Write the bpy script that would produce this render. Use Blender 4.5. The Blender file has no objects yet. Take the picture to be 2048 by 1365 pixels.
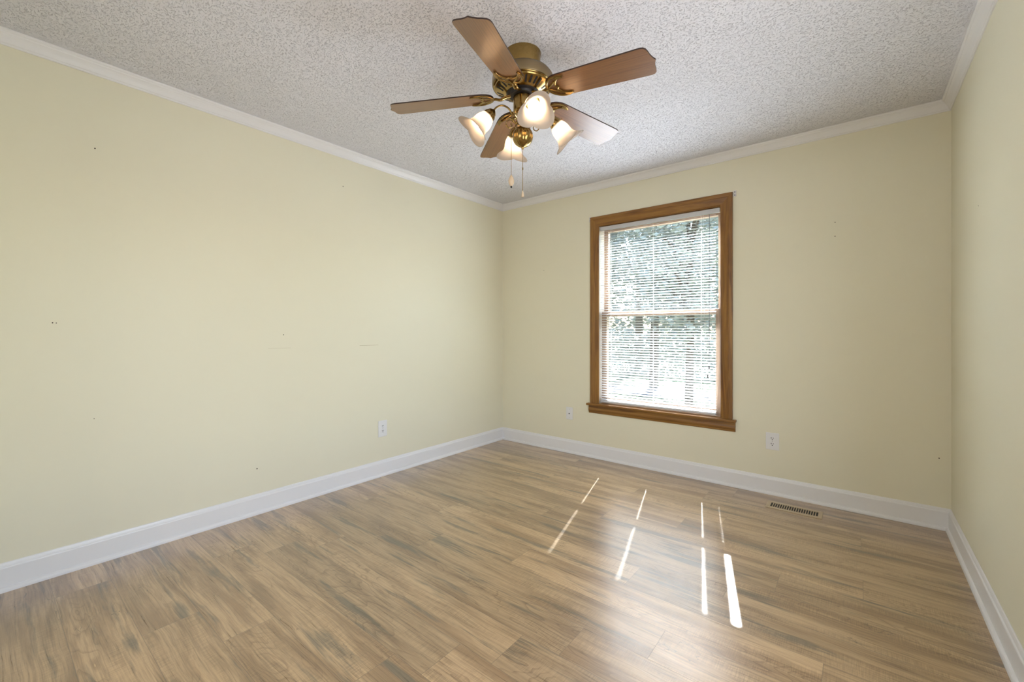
import bpy, bmesh, math, random
from math import sin, cos, pi, radians
from mathutils import Vector, Matrix

random.seed(7)
scene = bpy.context.scene
COL = scene.collection

# ------------------------------------------------------------------ camera
# room frame: left wall x=0, window wall y=0, floor z=0; the room lies at x>0, y<0
cam_d = bpy.data.cameras.new('camera')
cam = bpy.data.objects.new('camera', cam_d); COL.objects.link(cam)
cam.location = (2.9035, -3.4562, 1.1368)
cam.rotation_euler = (radians(90), 0, radians(38.788))
cam_d.sensor_width = 36; cam_d.lens = 861.86 / 2048 * 36
cam_d.shift_y = -21.7 / 2048
cam_d.clip_start = 0.02; cam_d.clip_end = 300
scene.camera = cam

# ------------------------------------------------------------------ exposure, sky, sun
scene.view_settings.view_transform = 'Standard'
scene.view_settings.look = 'None'
scene.view_settings.exposure = 0.0
scene.view_settings.gamma = 1
scene.view_settings.use_curve_mapping = False
EXPOSURE = 0.08
SUN_E = 74.0
SKY_E = 1.25
BULB_E = 26.0
HALL_FILL_W = 29.0
SIDE_FILL_W = 29.0
scene.view_settings.exposure = EXPOSURE

world = bpy.data.worlds.new('sky'); scene.world = world; world.use_nodes = True
wn = world.node_tree.nodes; wl = world.node_tree.links
bg = wn['Background']; bg.inputs['Strength'].default_value = SKY_E
sky = wn.new('ShaderNodeTexSky'); sky.sky_type = 'NISHITA'; sky.sun_disc = False
sky.sun_elevation = radians(47.8); sky.sun_rotation = radians(-15.5)
sky.air_density = 1.0; sky.dust_density = 1.5
wl.new(sky.outputs[0], bg.inputs['Color'])

sun_d = bpy.data.lights.new('sun', 'SUN'); sun_d.energy = SUN_E; sun_d.angle = radians(0.53)
sun_d.color = (0.88, 0.91, 1.0)
sun = bpy.data.objects.new('sun', sun_d); COL.objects.link(sun)
sun.rotation_euler = Vector((0.278, -1.0, -1.143)).to_track_quat('-Z', 'Y').to_euler()
sun.location = (-2, 12, 12)

# unseen fill lamp added in the adjoining room, shining through the widened doorway
ha = bpy.data.lights.new('adjoining_fill_light', 'AREA'); ha.shape = 'RECTANGLE'; ha.size = 2.2; ha.size_y = 1.5
ha.energy = HALL_FILL_W; ha.color = (1.0, 0.97, 0.93)
hao = bpy.data.objects.new('adjoining_fill_light', ha); COL.objects.link(hao)
hao.location = (1.9, -5.55, 1.35); hao.rotation_euler = (radians(90), 0, 0)

# unseen fill lamp added outside the made-up window in the right wall
sa = bpy.data.lights.new('side_fill_light', 'AREA'); sa.shape = 'RECTANGLE'; sa.size = 1.1; sa.size_y = 1.45
sa.energy = SIDE_FILL_W; sa.color = (0.96, 0.98, 1.0)
sao = bpy.data.objects.new('side_fill_light', sa); COL.objects.link(sao)
sao.location = (3.313+0.20, -2.45, 1.30); sao.rotation_euler = (radians(90), 0, radians(90))

# daylight portal of the window (guides sampling only)
pa = bpy.data.lights.new('window_portal', 'AREA'); pa.shape = 'RECTANGLE'; pa.size = 1.0; pa.size_y = 1.6
pa.cycles.is_portal = True
pao = bpy.data.objects.new('window_portal', pa); COL.objects.link(pao)
pao.location = (1.61, 0.19, 1.27); pao.rotation_euler = (radians(-90), 0, 0)

# ------------------------------------------------------------------ helpers
def obj(name, bm, mat=None, parent=None, smooth=None, mods=None):
    me = bpy.data.meshes.new(name)
    bm.normal_update()
    bm.to_mesh(me); bm.free()
    o = bpy.data.objects.new(name, me); COL.objects.link(o)
    if mat is not None: me.materials.append(mat)
    if parent is not None: o.parent = parent
    if smooth is not None:
        for p in me.polygons: p.use_smooth = True
        if smooth > 0:
            me.set_sharp_from_angle(angle=radians(smooth))
    return o

def tag(o, label=None, cat=None, group=None, kind=None):
    if label: o['label'] = label
    if cat: o['category'] = cat
    if group: o['group'] = group
    if kind: o['kind'] = kind
    return o

def empty(name, loc, rz=0):
    o = bpy.data.objects.new(name, None); COL.objects.link(o)
    o.location = loc; o.rotation_euler = (0, 0, rz); o.empty_display_size = 0.05
    return o

def struct(name, bm, mat, parent=None, smooth=None):
    o = obj(name, bm, mat, parent, smooth)
    if parent is None: o['kind'] = 'structure'
    return o

def add_box(bm, x0, x1, y0, y1, z0, z1, M=None, bevel=0.0):
    vs = [bm.verts.new((x, y, z)) for x in (x0, x1) for y in (y0, y1) for z in (z0, z1)]
    f = [(0,1,3,2),(4,6,7,5),(0,4,5,1),(2,3,7,6),(0,2,6,4),(1,5,7,3)]
    fs = [bm.faces.new([vs[i] for i in q]) for q in f]
    if bevel > 0:
        es = list({e for fc in fs for e in fc.edges})
        r = bmesh.ops.bevel(bm, geom=es, offset=bevel, segments=2, profile=0.6, affect='EDGES')
        vs = list({v for v in r['verts']} | {v for v in vs if v.is_valid})
    if M is not None:
        bmesh.ops.transform(bm, matrix=M, verts=[v for v in vs if v.is_valid])
    return vs

def frame_from(t, up=Vector((0,0,1))):
    t = t.normalized()
    if abs(t.dot(up)) > 0.98: up = Vector((1,0,0))
    a = t.cross(up).normalized(); b = a.cross(t).normalized()
    return a, b

def add_tube(bm, pts, r, seg=8, flat=1.0, up=Vector((0,0,1)), closed=False):
    pts = [Vector(p) for p in pts]; n = len(pts)
    rr = r if isinstance(r, (list, tuple)) else [r]*n
    rings = []
    for i, p in enumerate(pts):
        if closed: t = pts[(i+1) % n] - pts[i-1]
        else: t = pts[min(i+1, n-1)] - pts[max(i-1, 0)]
        a, b = frame_from(t, up)
        rings.append([bm.verts.new(p + a*cos(2*pi*k/seg)*rr[i] + b*sin(2*pi*k/seg)*rr[i]*flat) for k in range(seg)])
    m = n if closed else n-1
    for i in range(m):
        A, B = rings[i], rings[(i+1) % n]
        for k in range(seg):
            bm.faces.new((A[k], A[(k+1)%seg], B[(k+1)%seg], B[k]))
    if not closed:
        bm.faces.new(rings[0][::-1]); bm.faces.new(rings[-1])

def spline(pts, n=6, closed=False):
    P = [Vector(p) for p in pts]; out = []
    m = len(P); rng = range(m if closed else m-1)
    g = (lambda i: P[i % m]) if closed else (lambda i: P[max(0, min(m-1, i))])
    for i in rng:
        p0, p1, p2, p3 = g(i-1), g(i), g(i+1), g(i+2)
        for k in range(n):
            t = k/n
            out.append(0.5*((2*p1)+(p2-p0)*t+(2*p0-5*p1+4*p2-p3)*t*t+(3*p1-p0-3*p2+p3)*t**3))
    if not closed: out.append(P[-1])
    return out

def add_lathe(bm, prof, seg=48, M=None, rfun=None, cap=False):
    rings = []
    for (r, z) in prof:
        if r < 1e-6:
            rings.append([bm.verts.new((0,0,z))])
        else:
            rings.append([bm.verts.new(((rfun(2*pi*k/seg, r, z) if rfun else r)*cos(2*pi*k/seg),
                                        (rfun(2*pi*k/seg, r, z) if rfun else r)*sin(2*pi*k/seg), z)) for k in range(seg)])
    for A, B in zip(rings[:-1], rings[1:]):
        for k in range(seg):
            k2 = (k+1) % seg
            if len(A) == 1 and len(B) == 1: continue
            if len(A) == 1: bm.faces.new((A[0], B[k2], B[k]))
            elif len(B) == 1: bm.faces.new((A[k], A[k2], B[0]))
            else: bm.faces.new((A[k], A[k2], B[k2], B[k]))
    vs = [v for R in rings for v in R]
    bmesh.ops.recalc_face_normals(bm, faces=list({f for v in vs for f in v.link_faces}))
    if M is not None: bmesh.ops.transform(bm, matrix=M, verts=vs)
    return vs

def sweep_profile(bm, prof, A, B, inward, zbase, mA, mB):
    """prof: (offset from wall, z) points; A,B: wall line ends (2D); inward: unit 2D; mitred ends."""
    A = Vector(A); B = Vector(B); d = (B-A).normalized(); inward = Vector(inward)
    ra, rb = [], []
    for (o, z) in prof:
        pa_ = A + inward*o + d*(o*mA); pb_ = B + inward*o - d*(o*mB)
        ra.append(bm.verts.new((pa_.x, pa_.y, zbase+z))); rb.append(bm.verts.new((pb_.x, pb_.y, zbase+z)))
    n = len(prof)
    for i in range(n):
        j = (i+1) % n
        bm.faces.new((ra[i], ra[j], rb[j], rb[i]))
    bm.faces.new(ra); bm.faces.new(rb[::-1])
    bmesh.ops.recalc_face_normals(bm, faces=bm.faces)

# ------------------------------------------------------------------ materials
def mat(name, base=(0.8,0.8,0.8), rough=0.5, metal=0.0, **kw):
    m = bpy.data.materials.new(name); m.use_nodes = True
    b = m.node_tree.nodes['Principled BSDF']
    b.inputs['Base Color'].default_value = (*base, 1); b.inputs['Roughness'].default_value = rough
    b.inputs['Metallic'].default_value = metal
    for k, v in kw.items(): b.inputs[k].default_value = v
    return m
class N:
    def __init__(s, m): s.t = m.node_tree; s.b = s.t.nodes['Principled BSDF']
    def new(s, typ, **kw):
        n = s.t.nodes.new(typ)
        for k, v in kw.items():
            if hasattr(n, k): setattr(n, k, v)
            else: n.inputs[k].default_value = v
        return n
    def link(s, a, b): s.t.links.new(a, b)
    def math(s, op, a, b=None, c=None, clamp=False):
        n = s.t.nodes.new('ShaderNodeMath'); n.operation = op; n.use_clamp = clamp
        for i, v in enumerate((a, b, c)):
            if v is None: continue
            if isinstance(v, (int, float)): n.inputs[i].default_value = v
            else: s.link(v, n.inputs[i])
        return n.outputs[0]
    def mapping(s, vec, scale=(1,1,1), loc=(0,0,0)):
        n = s.t.nodes.new('ShaderNodeMapping'); n.inputs['Scale'].default_value = scale; n.inputs['Location'].default_value = loc
        s.link(vec, n.inputs[0]); return n.outputs[0]
    def noise(s, vec, scale, detail=2, rough=0.5, dist=0.0):
        n = s.t.nodes.new('ShaderNodeTexNoise'); n.inputs['Scale'].default_value = scale
        n.inputs['Detail'].default_value = detail; n.inputs['Roughness'].default_value = rough; n.inputs['Distortion'].default_value = dist
        if vec is not None: s.link(vec, n.inputs['Vector'])
        return n.outputs['Fac']
    def ramp(s, fac, stops):
        n = s.t.nodes.new('ShaderNodeValToRGB'); e = n.color_ramp.elements
        while len(e) < len(stops): e.new(0.5)
        for el, (p, c) in zip(e, stops):
            el.position = p; el.color = (*c, 1) if len(c) == 3 else c
        s.link(fac, n.inputs[0]); return n.outputs[0]
    def mix(s, fac, a, b, mode='MIX'):
        n = s.t.nodes.new('ShaderNodeMix'); n.data_type = 'RGBA'; n.blend_type = mode
        if isinstance(fac, (int, float)): n.inputs[0].default_value = fac
        else: s.link(fac, n.inputs[0])
        for i, v in ((6, a), (7, b)):
            if isinstance(v, tuple): n.inputs[i].default_value = (*v, 1)
            else: s.link(v, n.inputs[i])
        return n.outputs[2]
    def bump(s, h, strength=0.5, dist=0.002, normal=None):
        n = s.t.nodes.new('ShaderNodeBump'); n.inputs['Strength'].default_value = strength; n.inputs['Distance'].default_value = dist
        s.link(h, n.inputs['Height'])
        if normal is not None: s.link(normal, n.inputs['Normal'])
        return n.outputs[0]

def geo_pos(n): return n.new('ShaderNodeNewGeometry').outputs['Position']
def obj_co(n): return n.new('ShaderNodeTexCoord').outputs['Object']

# wall paint, pale yellow
m_wall = mat('pale_yellow_paint', (0.76, 0.72, 0.55), 0.5)
n = N(m_wall); p = geo_pos(n)
n.link(n.bump(n.noise(p, 260, 2), 0.08, 0.0008), n.b.inputs['Normal'])
n.link(n.mix(n.noise(p, 1.3, 3), (0.768, 0.727, 0.560), (0.790, 0.748, 0.580)), n.b.inputs['Base Color'])

# stippled ceiling
m_ceil = mat('white_stippled_ceiling', (0.81, 0.81, 0.87), 0.85)
n = N(m_ceil); p = geo_pos(n)
a1 = n.noise(n.mapping(p, (1, 1.3, 1)), 135, 3, 0.6, 0.5)
r1 = n.ramp(a1, [(0.35, (0,0,0)), (0.44, (1,1,1))])
a2 = n.noise(p, 300, 2)
h = n.math('ADD', r1, n.math('MULTIPLY', a2, 0.30))
n.link(n.bump(h, 1.0, 0.0038), n.b.inputs['Normal'])

m_trim = mat('white_trim_paint', (0.80, 0.79, 0.79), 0.32)
m_plastic = mat('white_plastic', (0.78, 0.77, 0.76), 0.35)
m_slotdark = mat('dark_slot', (0.012, 0.010, 0.009), 0.6)
m_screw = mat('steel_screw', (0.55, 0.54, 0.52), 0.35, 1.0)

# vinyl plank floor
m_floor = mat('vinyl_plank_floor', (0.3, 0.2, 0.12), 0.34)
n = N(m_floor)
uvn = n.new('ShaderNodeUVMap'); uvn.uv_map = 'plank'
att = n.new('ShaderNodeAttribute'); att.attribute_name = 'tone'
sep = n.new('ShaderNodeSeparateColor'); n.link(att.outputs['Color'], sep.inputs[0])
uv = uvn.outputs[0]
warp = n.noise(n.mapping(uv, (1.6, 5, 1)), 1.0, 3)
wc = n.new('ShaderNodeCombineXYZ'); n.link(n.math('MULTIPLY', n.math('SUBTRACT', warp, 0.5), 0.05), wc.inputs[1])
va = n.new('ShaderNodeVectorMath', operation='ADD'); n.link(uv, va.inputs[0]); n.link(wc.outputs[0], va.inputs[1])
uvw = va.outputs[0]
patch = n.noise(n.mapping(uvw, (1.25, 11, 1)), 1.0, 5, 0.6)
patch_r = n.ramp(patch, [(0.40, (0,0,0)), (0.54, (1,1,1))])
grey = n.noise(n.mapping(uvw, (1.35, 13, 1), (5.3, 2.2, 0)), 1.0, 5, 0.62)
grey_r = n.ramp(grey, [(0.560, (0,0,0)), (0.64, (1,1,1))])
base = n.mix(patch_r, (0.300, 0.183, 0.088), (0.480, 0.320, 0.170))
base = n.mix(n.math('MULTIPLY', grey_r, 0.80), base, (0.145, 0.115, 0.075))
grain = n.noise(n.mapping(uvw, (3.2, 130, 1)), 1.0, 5, 0.75)
grain_r = n.ramp(grain, [(0.34, (0.52,0.49,0.45)), (0.52, (1.0,1.0,1.0)), (0.70, (1.20,1.19,1.17))])
base = n.mix(0.85, base, grain_r, 'MULTIPLY')
saw = n.noise(n.mapping(uvw, (300, 16, 1)), 1.0, 2, 0.5)
sawm = n.noise(n.mapping(uv, (2.2, 12, 1), (9, 9, 0)), 1.0, 2)
saw_r = n.ramp(saw, [(0.40, (0.70,0.68,0.65)), (0.60, (1.08,1.07,1.06))])
base = n.mix(n.math('MULTIPLY', n.ramp(sawm, [(0.42, (0,0,0)), (0.6, (1,1,1))]), 0.6), base, n.mix(1.0, base, saw_r, 'MULTIPLY'))
# cathedral grain: contour lines of a stretched noise, and a few dark cracks
ct = n.noise(n.mapping(uv, (1.25, 5.5, 1), (1.7, 0.4, 0)), 1.0, 3, 0.5, 0.3)
fr_ = n.math('FRACT', n.math('MULTIPLY', ct, 26.0))
line = n.ramp(fr_, [(0.0, (0.66,0.62,0.58)), (0.10, (0.80,0.77,0.74)), (0.30, (1,1,1))])
lm = n.noise(n.mapping(uv, (0.9, 6, 1), (3, 7, 0)), 1.0, 2)
base = n.mix(n.ramp(lm, [(0.50, (0,0,0)), (0.60, (1,1,1))]), base, n.mix(1.0, base, line, 'MULTIPLY'))
ck = n.noise(n.mapping(uv, (2.0, 10, 1), (8.1, 3.3, 0)), 1.0, 4, 0.55)
ckd = n.math('ABSOLUTE', n.math('SUBTRACT', ck, 0.5))
ckm = n.noise(n.mapping(uv, (2.4, 7, 1), (2.9, 11.3, 0)), 1.0, 1)
ckl = n.math('MULTIPLY', n.math('SUBTRACT', 1.0, n.math('DIVIDE', ckd, 0.0035, clamp=True)), n.ramp(ckm, [(0.62, (0,0,0)), (0.66, (1,1,1))]))
base = n.mix(n.math('MULTIPLY', ckl, 0.8), base, (0.055, 0.038, 0.025))
tone = n.math('MULTIPLY_ADD', sep.outputs[0], 0.26, 0.87)
tc = n.new('ShaderNodeCombineXYZ')
for i in range(3): n.link(tone, tc.inputs[i])
base = n.mix(1.0, base, tc.outputs[0], 'MULTIPLY')
# seams: distance to plank edge stored in a second uv layer
uv2 = n.new('ShaderNodeUVMap'); uv2.uv_map = 'edge'
s2 = n.new('ShaderNodeSeparateXYZ'); n.link(uv2.outputs[0], s2.inputs[0])
ex = n.math('MINIMUM', s2.outputs[0], s2.outputs[1])
seam = n.math('DIVIDE', ex, 0.0013, clamp=True)
base = n.mix(seam, (0.150, 0.098, 0.055), base)
n.link(base, n.b.inputs['Base Color'])
hb = n.math('ADD', n.math('MULTIPLY', grain, 0.55), n.math('MULTIPLY', saw, 0.22))
hb = n.math('ADD', hb, n.math('MULTIPLY', seam, 0.5))
n.link(n.bump(hb, 0.5, 0.0012), n.b.inputs['Normal'])
n.link(n.math('MULTIPLY_ADD', grain, 0.14, 0.225), n.b.inputs['Roughness'])
n.b.inputs['Specular IOR Level'].default_value = 0.8
n.b.inputs['Coat Weight'].default_value = 0.9; n.b.inputs['Coat Roughness'].default_value = 0.27; n.b.inputs['Coat IOR'].default_value = 1.6

# stained pine
def wood(name, c1, c2, c3, axis, rough=0.35, scale=1.0):
    m = mat(name, c1, rough); n = N(m); p = geo_pos(n)
    sc = {'x': (1.6, 26, 26), 'y': (26, 1.6, 26), 'z': (26, 26, 1.6)}[axis]
    g = n.noise(n.mapping(p, tuple(s*scale for s in sc)), 1.0, 4, 0.6, 1.2)
    c = n.ramp(g, [(0.30, c3), (0.46, c1), (0.62, c2)])
    g2 = n.noise(n.mapping(p, tuple(s*scale*6 if s > 2 else s*3 for s in sc)), 1.0, 2)
    c = n.mix(0.5, c, n.ramp(g2, [(0.3, (0.78,0.76,0.74)), (0.6, (1,1,1))]), 'MULTIPLY')
    n.link(c, n.b.inputs['Base Color'])
    n.link(n.bump(g2, 0.15, 0.0006), n.b.inputs['Normal'])
    return m
P1, P2, P3 = (0.225, 0.098, 0.017), (0.310, 0.148, 0.028), (0.130, 0.047, 0.009)
m_pine_v = wood('stained_pine_upright', P1, P2, P3, 'z')
m_pine_h = wood('stained_pine_level', P1, P2, P3, 'x')
m_sash_v = wood('pale_sash_wood_upright', (0.34, 0.235, 0.165), (0.42, 0.30, 0.22), (0.24, 0.16, 0.11), 'z')
m_sash_h = wood('pale_sash_wood_level', (0.34, 0.235, 0.165), (0.42, 0.30, 0.22), (0.24, 0.16, 0.11), 'x')
m_jamb = mat('cream_jamb_liner', (0.66, 0.60, 0.52), 0.45)
m_slat = mat('white_blind_slat', (0.84, 0.84, 0.85), 0.38)
m_rail = mat('white_blind_rail', (0.62, 0.62, 0.635), 0.35)
m_cord = mat('white_cord', (0.75, 0.73, 0.70), 0.8)
m_wand = mat('grey_clear_wand', (0.16, 0.17, 0.20), 0.25)
m_tassel = mat('dark_tassel', (0.05, 0.04, 0.035), 0.5)

m_glass = bpy.data.materials.new('window_glass'); m_glass.use_nodes = True
t = m_glass.node_tree; t.nodes.clear()
o_ = t.nodes.new('ShaderNodeOutputMaterial'); mx = t.nodes.new('ShaderNodeMixShader')
tr = t.nodes.new('ShaderNodeBsdfTransparent'); gl = t.nodes.new('ShaderNodeBsdfGlossy'); fr = t.nodes.new('ShaderNodeLayerWeight'); pw = t.nodes.new('ShaderNodeMath'); pw.operation = 'POWER'; pw.inputs[1].default_value = 4.0; ma = t.nodes.new('ShaderNodeMath'); ma.operation = 'MULTIPLY_ADD'; ma.inputs[1].default_value = 0.5; ma.inputs[2].default_value = 0.04
gl.inputs['Roughness'].default_value = 0.02; tr.inputs[0].default_value = (0.93, 0.96, 0.95, 1)
t.links.new(fr.outputs['Facing'], pw.inputs[0]); t.links.new(pw.outputs[0], ma.inputs[0]); t.links.new(ma.outputs[0], mx.inputs[0]); t.links.new(tr.outputs[0], mx.inputs[1]); t.links.new(gl.outputs[0], mx.inputs[2]); t.links.new(mx.outputs[0], o_.inputs[0])

# brass and fan
m_brass = mat('antique_brass', (0.40, 0.27, 0.10), 0.19, 1.0)
n = N(m_brass); p = geo_pos(n)
n.link(n.mix(n.noise(p, 60, 3), (0.27, 0.175, 0.058), (0.41, 0.280, 0.100)), n.b.inputs['Base Color'])
m_brushed = mat('brushed_antique_brass', (0.30, 0.225, 0.125), 0.36, 1.0)
m_blackmetal = mat('dark_motor_interior', (0.02, 0.018, 0.02), 0.5, 0.3)
m_blade = mat('walnut_blade', (0.30, 0.14, 0.055), 0.29, **{'Specular IOR Level': 0.9, 'Coat Weight': 0.22, 'Coat Roughness': 0.22})
n = N(m_blade); tcn = n.new('ShaderNodeUVMap'); tcn.uv_map = 'blade'
g = n.noise(n.mapping(tcn.outputs[0], (5, 190, 1)), 1.0, 4, 0.65, 0.4)
g3 = n.noise(n.mapping(tcn.outputs[0], (1.5, 22, 1)), 1.0, 3)
c = n.mix(g3, (0.175, 0.070, 0.020), (0.270, 0.120, 0.036))
c = n.mix(0.8, c, n.ramp(g, [(0.32, (0.62,0.58,0.54)), (0.56, (1,1,1)), (0.75, (1.15,1.12,1.1))]), 'MULTIPLY')
n.link(c, n.b.inputs['Base Color']); n.link(n.bump(g, 0.12, 0.0005), n.b.inputs['Normal'])
m_bladeedge = mat('dark_blade_edge', (0.030, 0.014, 0.010), 0.4)

m_shade = bpy.data.materials.new('frosted_tulip_glass'); m_shade.use_nodes = True
n = N(m_shade); n.b.inputs['Base Color'].default_value = (0.66, 0.60, 0.54, 1); n.b.inputs['Roughness'].default_value = 0.25
tl = n.new('ShaderNodeBsdfTranslucent'); tl.inputs[0].default_value = (0.80, 0.70, 0.60, 1)
ms = n.new('ShaderNodeMixShader'); ms.inputs[0].default_value = 0.30
out = n.t.nodes['Material Output']
n.link(n.b.outputs[0], ms.inputs[1]); n.link(tl.outputs[0], ms.inputs[2]); n.link(ms.outputs[0], out.inputs[0])
m_bulb = bpy.data.materials.new('lit_bulb'); m_bulb.use_nodes = True
b = m_bulb.node_tree.nodes['Principled BSDF']; b.inputs['Base Color'].default_value = (0.9,0.9,0.88,1)
b.inputs['Emission Color'].default_value = (1.0, 0.76, 0.50, 1); b.inputs['Emission Strength'].default_value = BULB_E
m_fob = mat('tan_ceramic_fob', (0.62, 0.48, 0.34), 0.3)
m_vent = mat('tan_metal_register', (0.52, 0.41, 0.27), 0.40, 0.15)

# outside
m_grass = mat('grass', (0.1,0.15,0.04), 0.9)
n = N(m_grass); p = geo_pos(n)
n.link(n.ramp(n.noise(p, 0.8, 4), [(0.3, (0.03,0.045,0.02)), (0.5, (0.07,0.09,0.035)), (0.7, (0.14,0.14,0.08))]), n.b.inputs['Base Color'])
m_gravel = mat('asphalt', (0.13,0.125,0.12), 0.95)
m_leaf = mat('leaves', (0.07,0.13,0.03), 0.6)
n = N(m_leaf); p = geo_pos(n)
n.link(n.ramp(n.noise(p, 2.5, 3), [(0.3, (0.19,0.20,0.17)), (0.5, (0.27,0.28,0.245)), (0.7, (0.35,0.36,0.31))]), n.b.inputs['Base Color'])
n.b.inputs['Transmission Weight'].default_value = 0.0
m_bark = mat('bark', (0.10,0.075,0.055), 0.9)
m_siding = mat('exterior_siding', (0.55,0.53,0.50), 0.7)

# ------------------------------------------------------------------ room shell
W, D, H = 3.313, 3.70, 2.44
WX0, WX1, WZ0, WZ1 = 1.108, 2.112, 0.470, 2.062   # rough window opening
TH = 0.16

bm = bmesh.new(); add_box(bm, -TH, 0, -D-TH, TH, -0.2, H+0.2); struct('wall_left', bm, m_wall)
bm = bmesh.new()
SY0, SY1, SZ0, SZ1 = -3.00, -1.90, 0.55, 2.05  # opening cut for the added window and its fill lamp
add_box(bm, W, W+TH, SY1, TH, -0.2, H+0.2); add_box(bm, W, W+TH, -D, SY0, -0.2, H+0.2)
add_box(bm, W, W+TH, SY0, SY1, -0.2, SZ0); add_box(bm, W, W+TH, SY0, SY1, SZ1, H+0.2); struct('wall_right', bm, m_wall)
bm = bmesh.new()
add_box(bm, 0, WX0, 0, TH, -0.2, H+0.2); add_box(bm, WX1, W, 0, TH, -0.2, H+0.2)
add_box(bm, WX0, WX1, 0, TH, -0.2, WZ0); add_box(bm, WX0, WX1, 0, TH, WZ1, H+0.2)
struct('wall_back', bm, m_wall)
DX0, DX1, DZ = 0.70, 3.14, 2.10  # unseen opening, made wide to pass the added fill light
bm = bmesh.new()
add_box(bm, 0, DX0, -D-0.12, -D, 0, H); add_box(bm, DX1, W, -D-0.12, -D, 0, H); add_box(bm, DX0, DX1, -D-0.12, -D, DZ, H)
struct('wall_front', bm, m_wall)
# hallway beyond the doorway that was widened for fill light
bm = bmesh.new(); add_box(bm, 0.1, 0.2, -5.6, -D-0.12, 0, H); struct('wall_hall_left', bm, m_wall)
bm = bmesh.new(); add_box(bm, 0.1, W+TH, -5.7, -5.6, 0, H); struct('wall_hall_far', bm, m_wall)
bm = bmesh.new(); add_box(bm, W, W+TH, -5.6, -D, 0, H); struct('wall_hall_right', bm, m_wall)
bm = bmesh.new(); add_box(bm, 0, W, -D, 0, H, H+0.2); add_box(bm, 0, W+TH, -5.7, -D, H, H+0.2); struct('ceiling', bm, m_ceil)
# doorway casing
bm = bmesh.new()
add_box(bm, DX0-0.07, DX0, -D, -D+0.016, 0, DZ+0.07); add_box(bm, DX1, DX1+0.07, -D, -D+0.016, 0, DZ+0.07)
add_box(bm, DX0, DX1, -D, -D+0.016, DZ, DZ+0.07)
struct('trim_5', bm, m_trim)

# floor: one mesh, plank faces with tone and uv
PW, PL = 0.178, 1.235
joints = {2:0.85, 3:0.445, 5:0.855, 6:2.92, 7:2.62, 8:1.22, 9:2.09, 10:1.576, 11:1.10, 12:0.853, 13:0.695, 14:0.545, 15:0.40, 16:1.10, 17:0.83, 18:0.25}
bm = bmesh.new()
luv = bm.loops.layers.uv.new('plank'); led = bm.loops.layers.uv.new('edge'); lcol = bm.loops.layers.float_color.new('tone')
def floor_quad(x0, x1, y0, y1, px0, px1, py0, py1, seed, tn):
    # cut into 3x3 so that the edge distance varies linearly near each edge
    e = 0.004
    xs = sorted({x0, x1, *[v for v in (px0+e, px1-e) if x0 < v < x1]}); ys = sorted({y0, y1, *[v for v in (py0+e, py1-e) if y0 < v < y1]})
    for a, b_ in zip(xs[:-1], xs[1:]):
        for c_, d_ in zip(ys[:-1], ys[1:]):
            vs = [bm.verts.new((x, y, 0)) for x, y in ((a,c_),(b_,c_),(b_,d_),(a,d_))]
            f = bm.faces.new(vs)
            for l in f.loops:
                x, y = l.vert.co.x, l.vert.co.y
                l[luv].uv = (x + seed[0], y + seed[1])
                l[led].uv = (min(x-px0, px1-x), min(y-py0, py1-y))
                l[lcol] = (tn, 0, 0, 1)
rnd = random.Random(11)
ystart = -0.934 + 6*PW
r = -1
row_top = 0.134
k = -1
y_top = 0.134
row = 0
while True:
    # row index so that row 6 spans -0.934 .. -1.112
    yt = -0.934 - (row-6)*PW; yb = yt - PW
    if yb > -0.0: row += 1; continue
    if yt < -5.6: break
    off = joints.get(row, rnd.uniform(0, PL)) % PL
    x = off - PL
    xmax = W
    while x < xmax:
        a, b_ = max(x, 0.0), min(x+PL, xmax)
        if b_ > a:
            y0, y1 = max(yb, -5.6), min(yt, 0.0)
            floor_quad(a, b_, y0, y1, x, x+PL, yb, yt, (rnd.uniform(0, 40), rnd.uniform(0, 40)), rnd.random())
        x += PL
    row += 1
fl = struct('floor', bm, m_floor)

# baseboards and crown mouldings
bbp = [(0,0),(0.025,0),(0.025,0.008),(0.0235,0.014),(0.020,0.0185),(0.0145,0.021),(0.0130,0.0215),(0.0130,0.100),(0.0118,0.103),(0.0085,0.106),(0.0072,0.113),(0.0050,0.120),(0.002,0.1225),(0,0.1225)]
crp = [(0,0),(0,-0.0600),(0.0050,-0.0600),(0.0075,-0.0560),(0.0078,-0.0520),(0.0105,-0.0500),(0.0125,-0.0470),(0.0150,-0.0420),(0.0195,-0.0330),(0.0260,-0.0230),(0.0330,-0.0165),(0.0345,-0.0120),(0.0375,-0.0105),(0.0410,-0.0060),(0.0420,0)]
walls = {'left': ((0,-D),(0,0),(1,0)), 'back': ((0,0),(W,0),(0,-1)), 'right': ((W,0),(W,-D),(-1,0))}
for i, (side, (A, B, inn)) in enumerate(walls.items()):
    bm = bmesh.new(); sweep_profile(bm, bbp, A, B, inn, 0, 1, 1); struct('baseboard_'+side, bm, m_trim)
    bm = bmesh.new(); sweep_profile(bm, crp, A, B, inn, H, 1, 1); struct('trim_%d' % (i+1), bm, m_trim)
bm = bmesh.new(); sweep_profile(bm, bbp, (DX0-0.07,-D), (0,-D), (0,1), 0, 0, 1); struct('baseboard_front', bm, m_trim)
bm = bmesh.new(); sweep_profile(bm, crp, (W,-D), (0,-D), (0,1), H, 1, 1); struct('trim_4', bm, m_trim)

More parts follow.
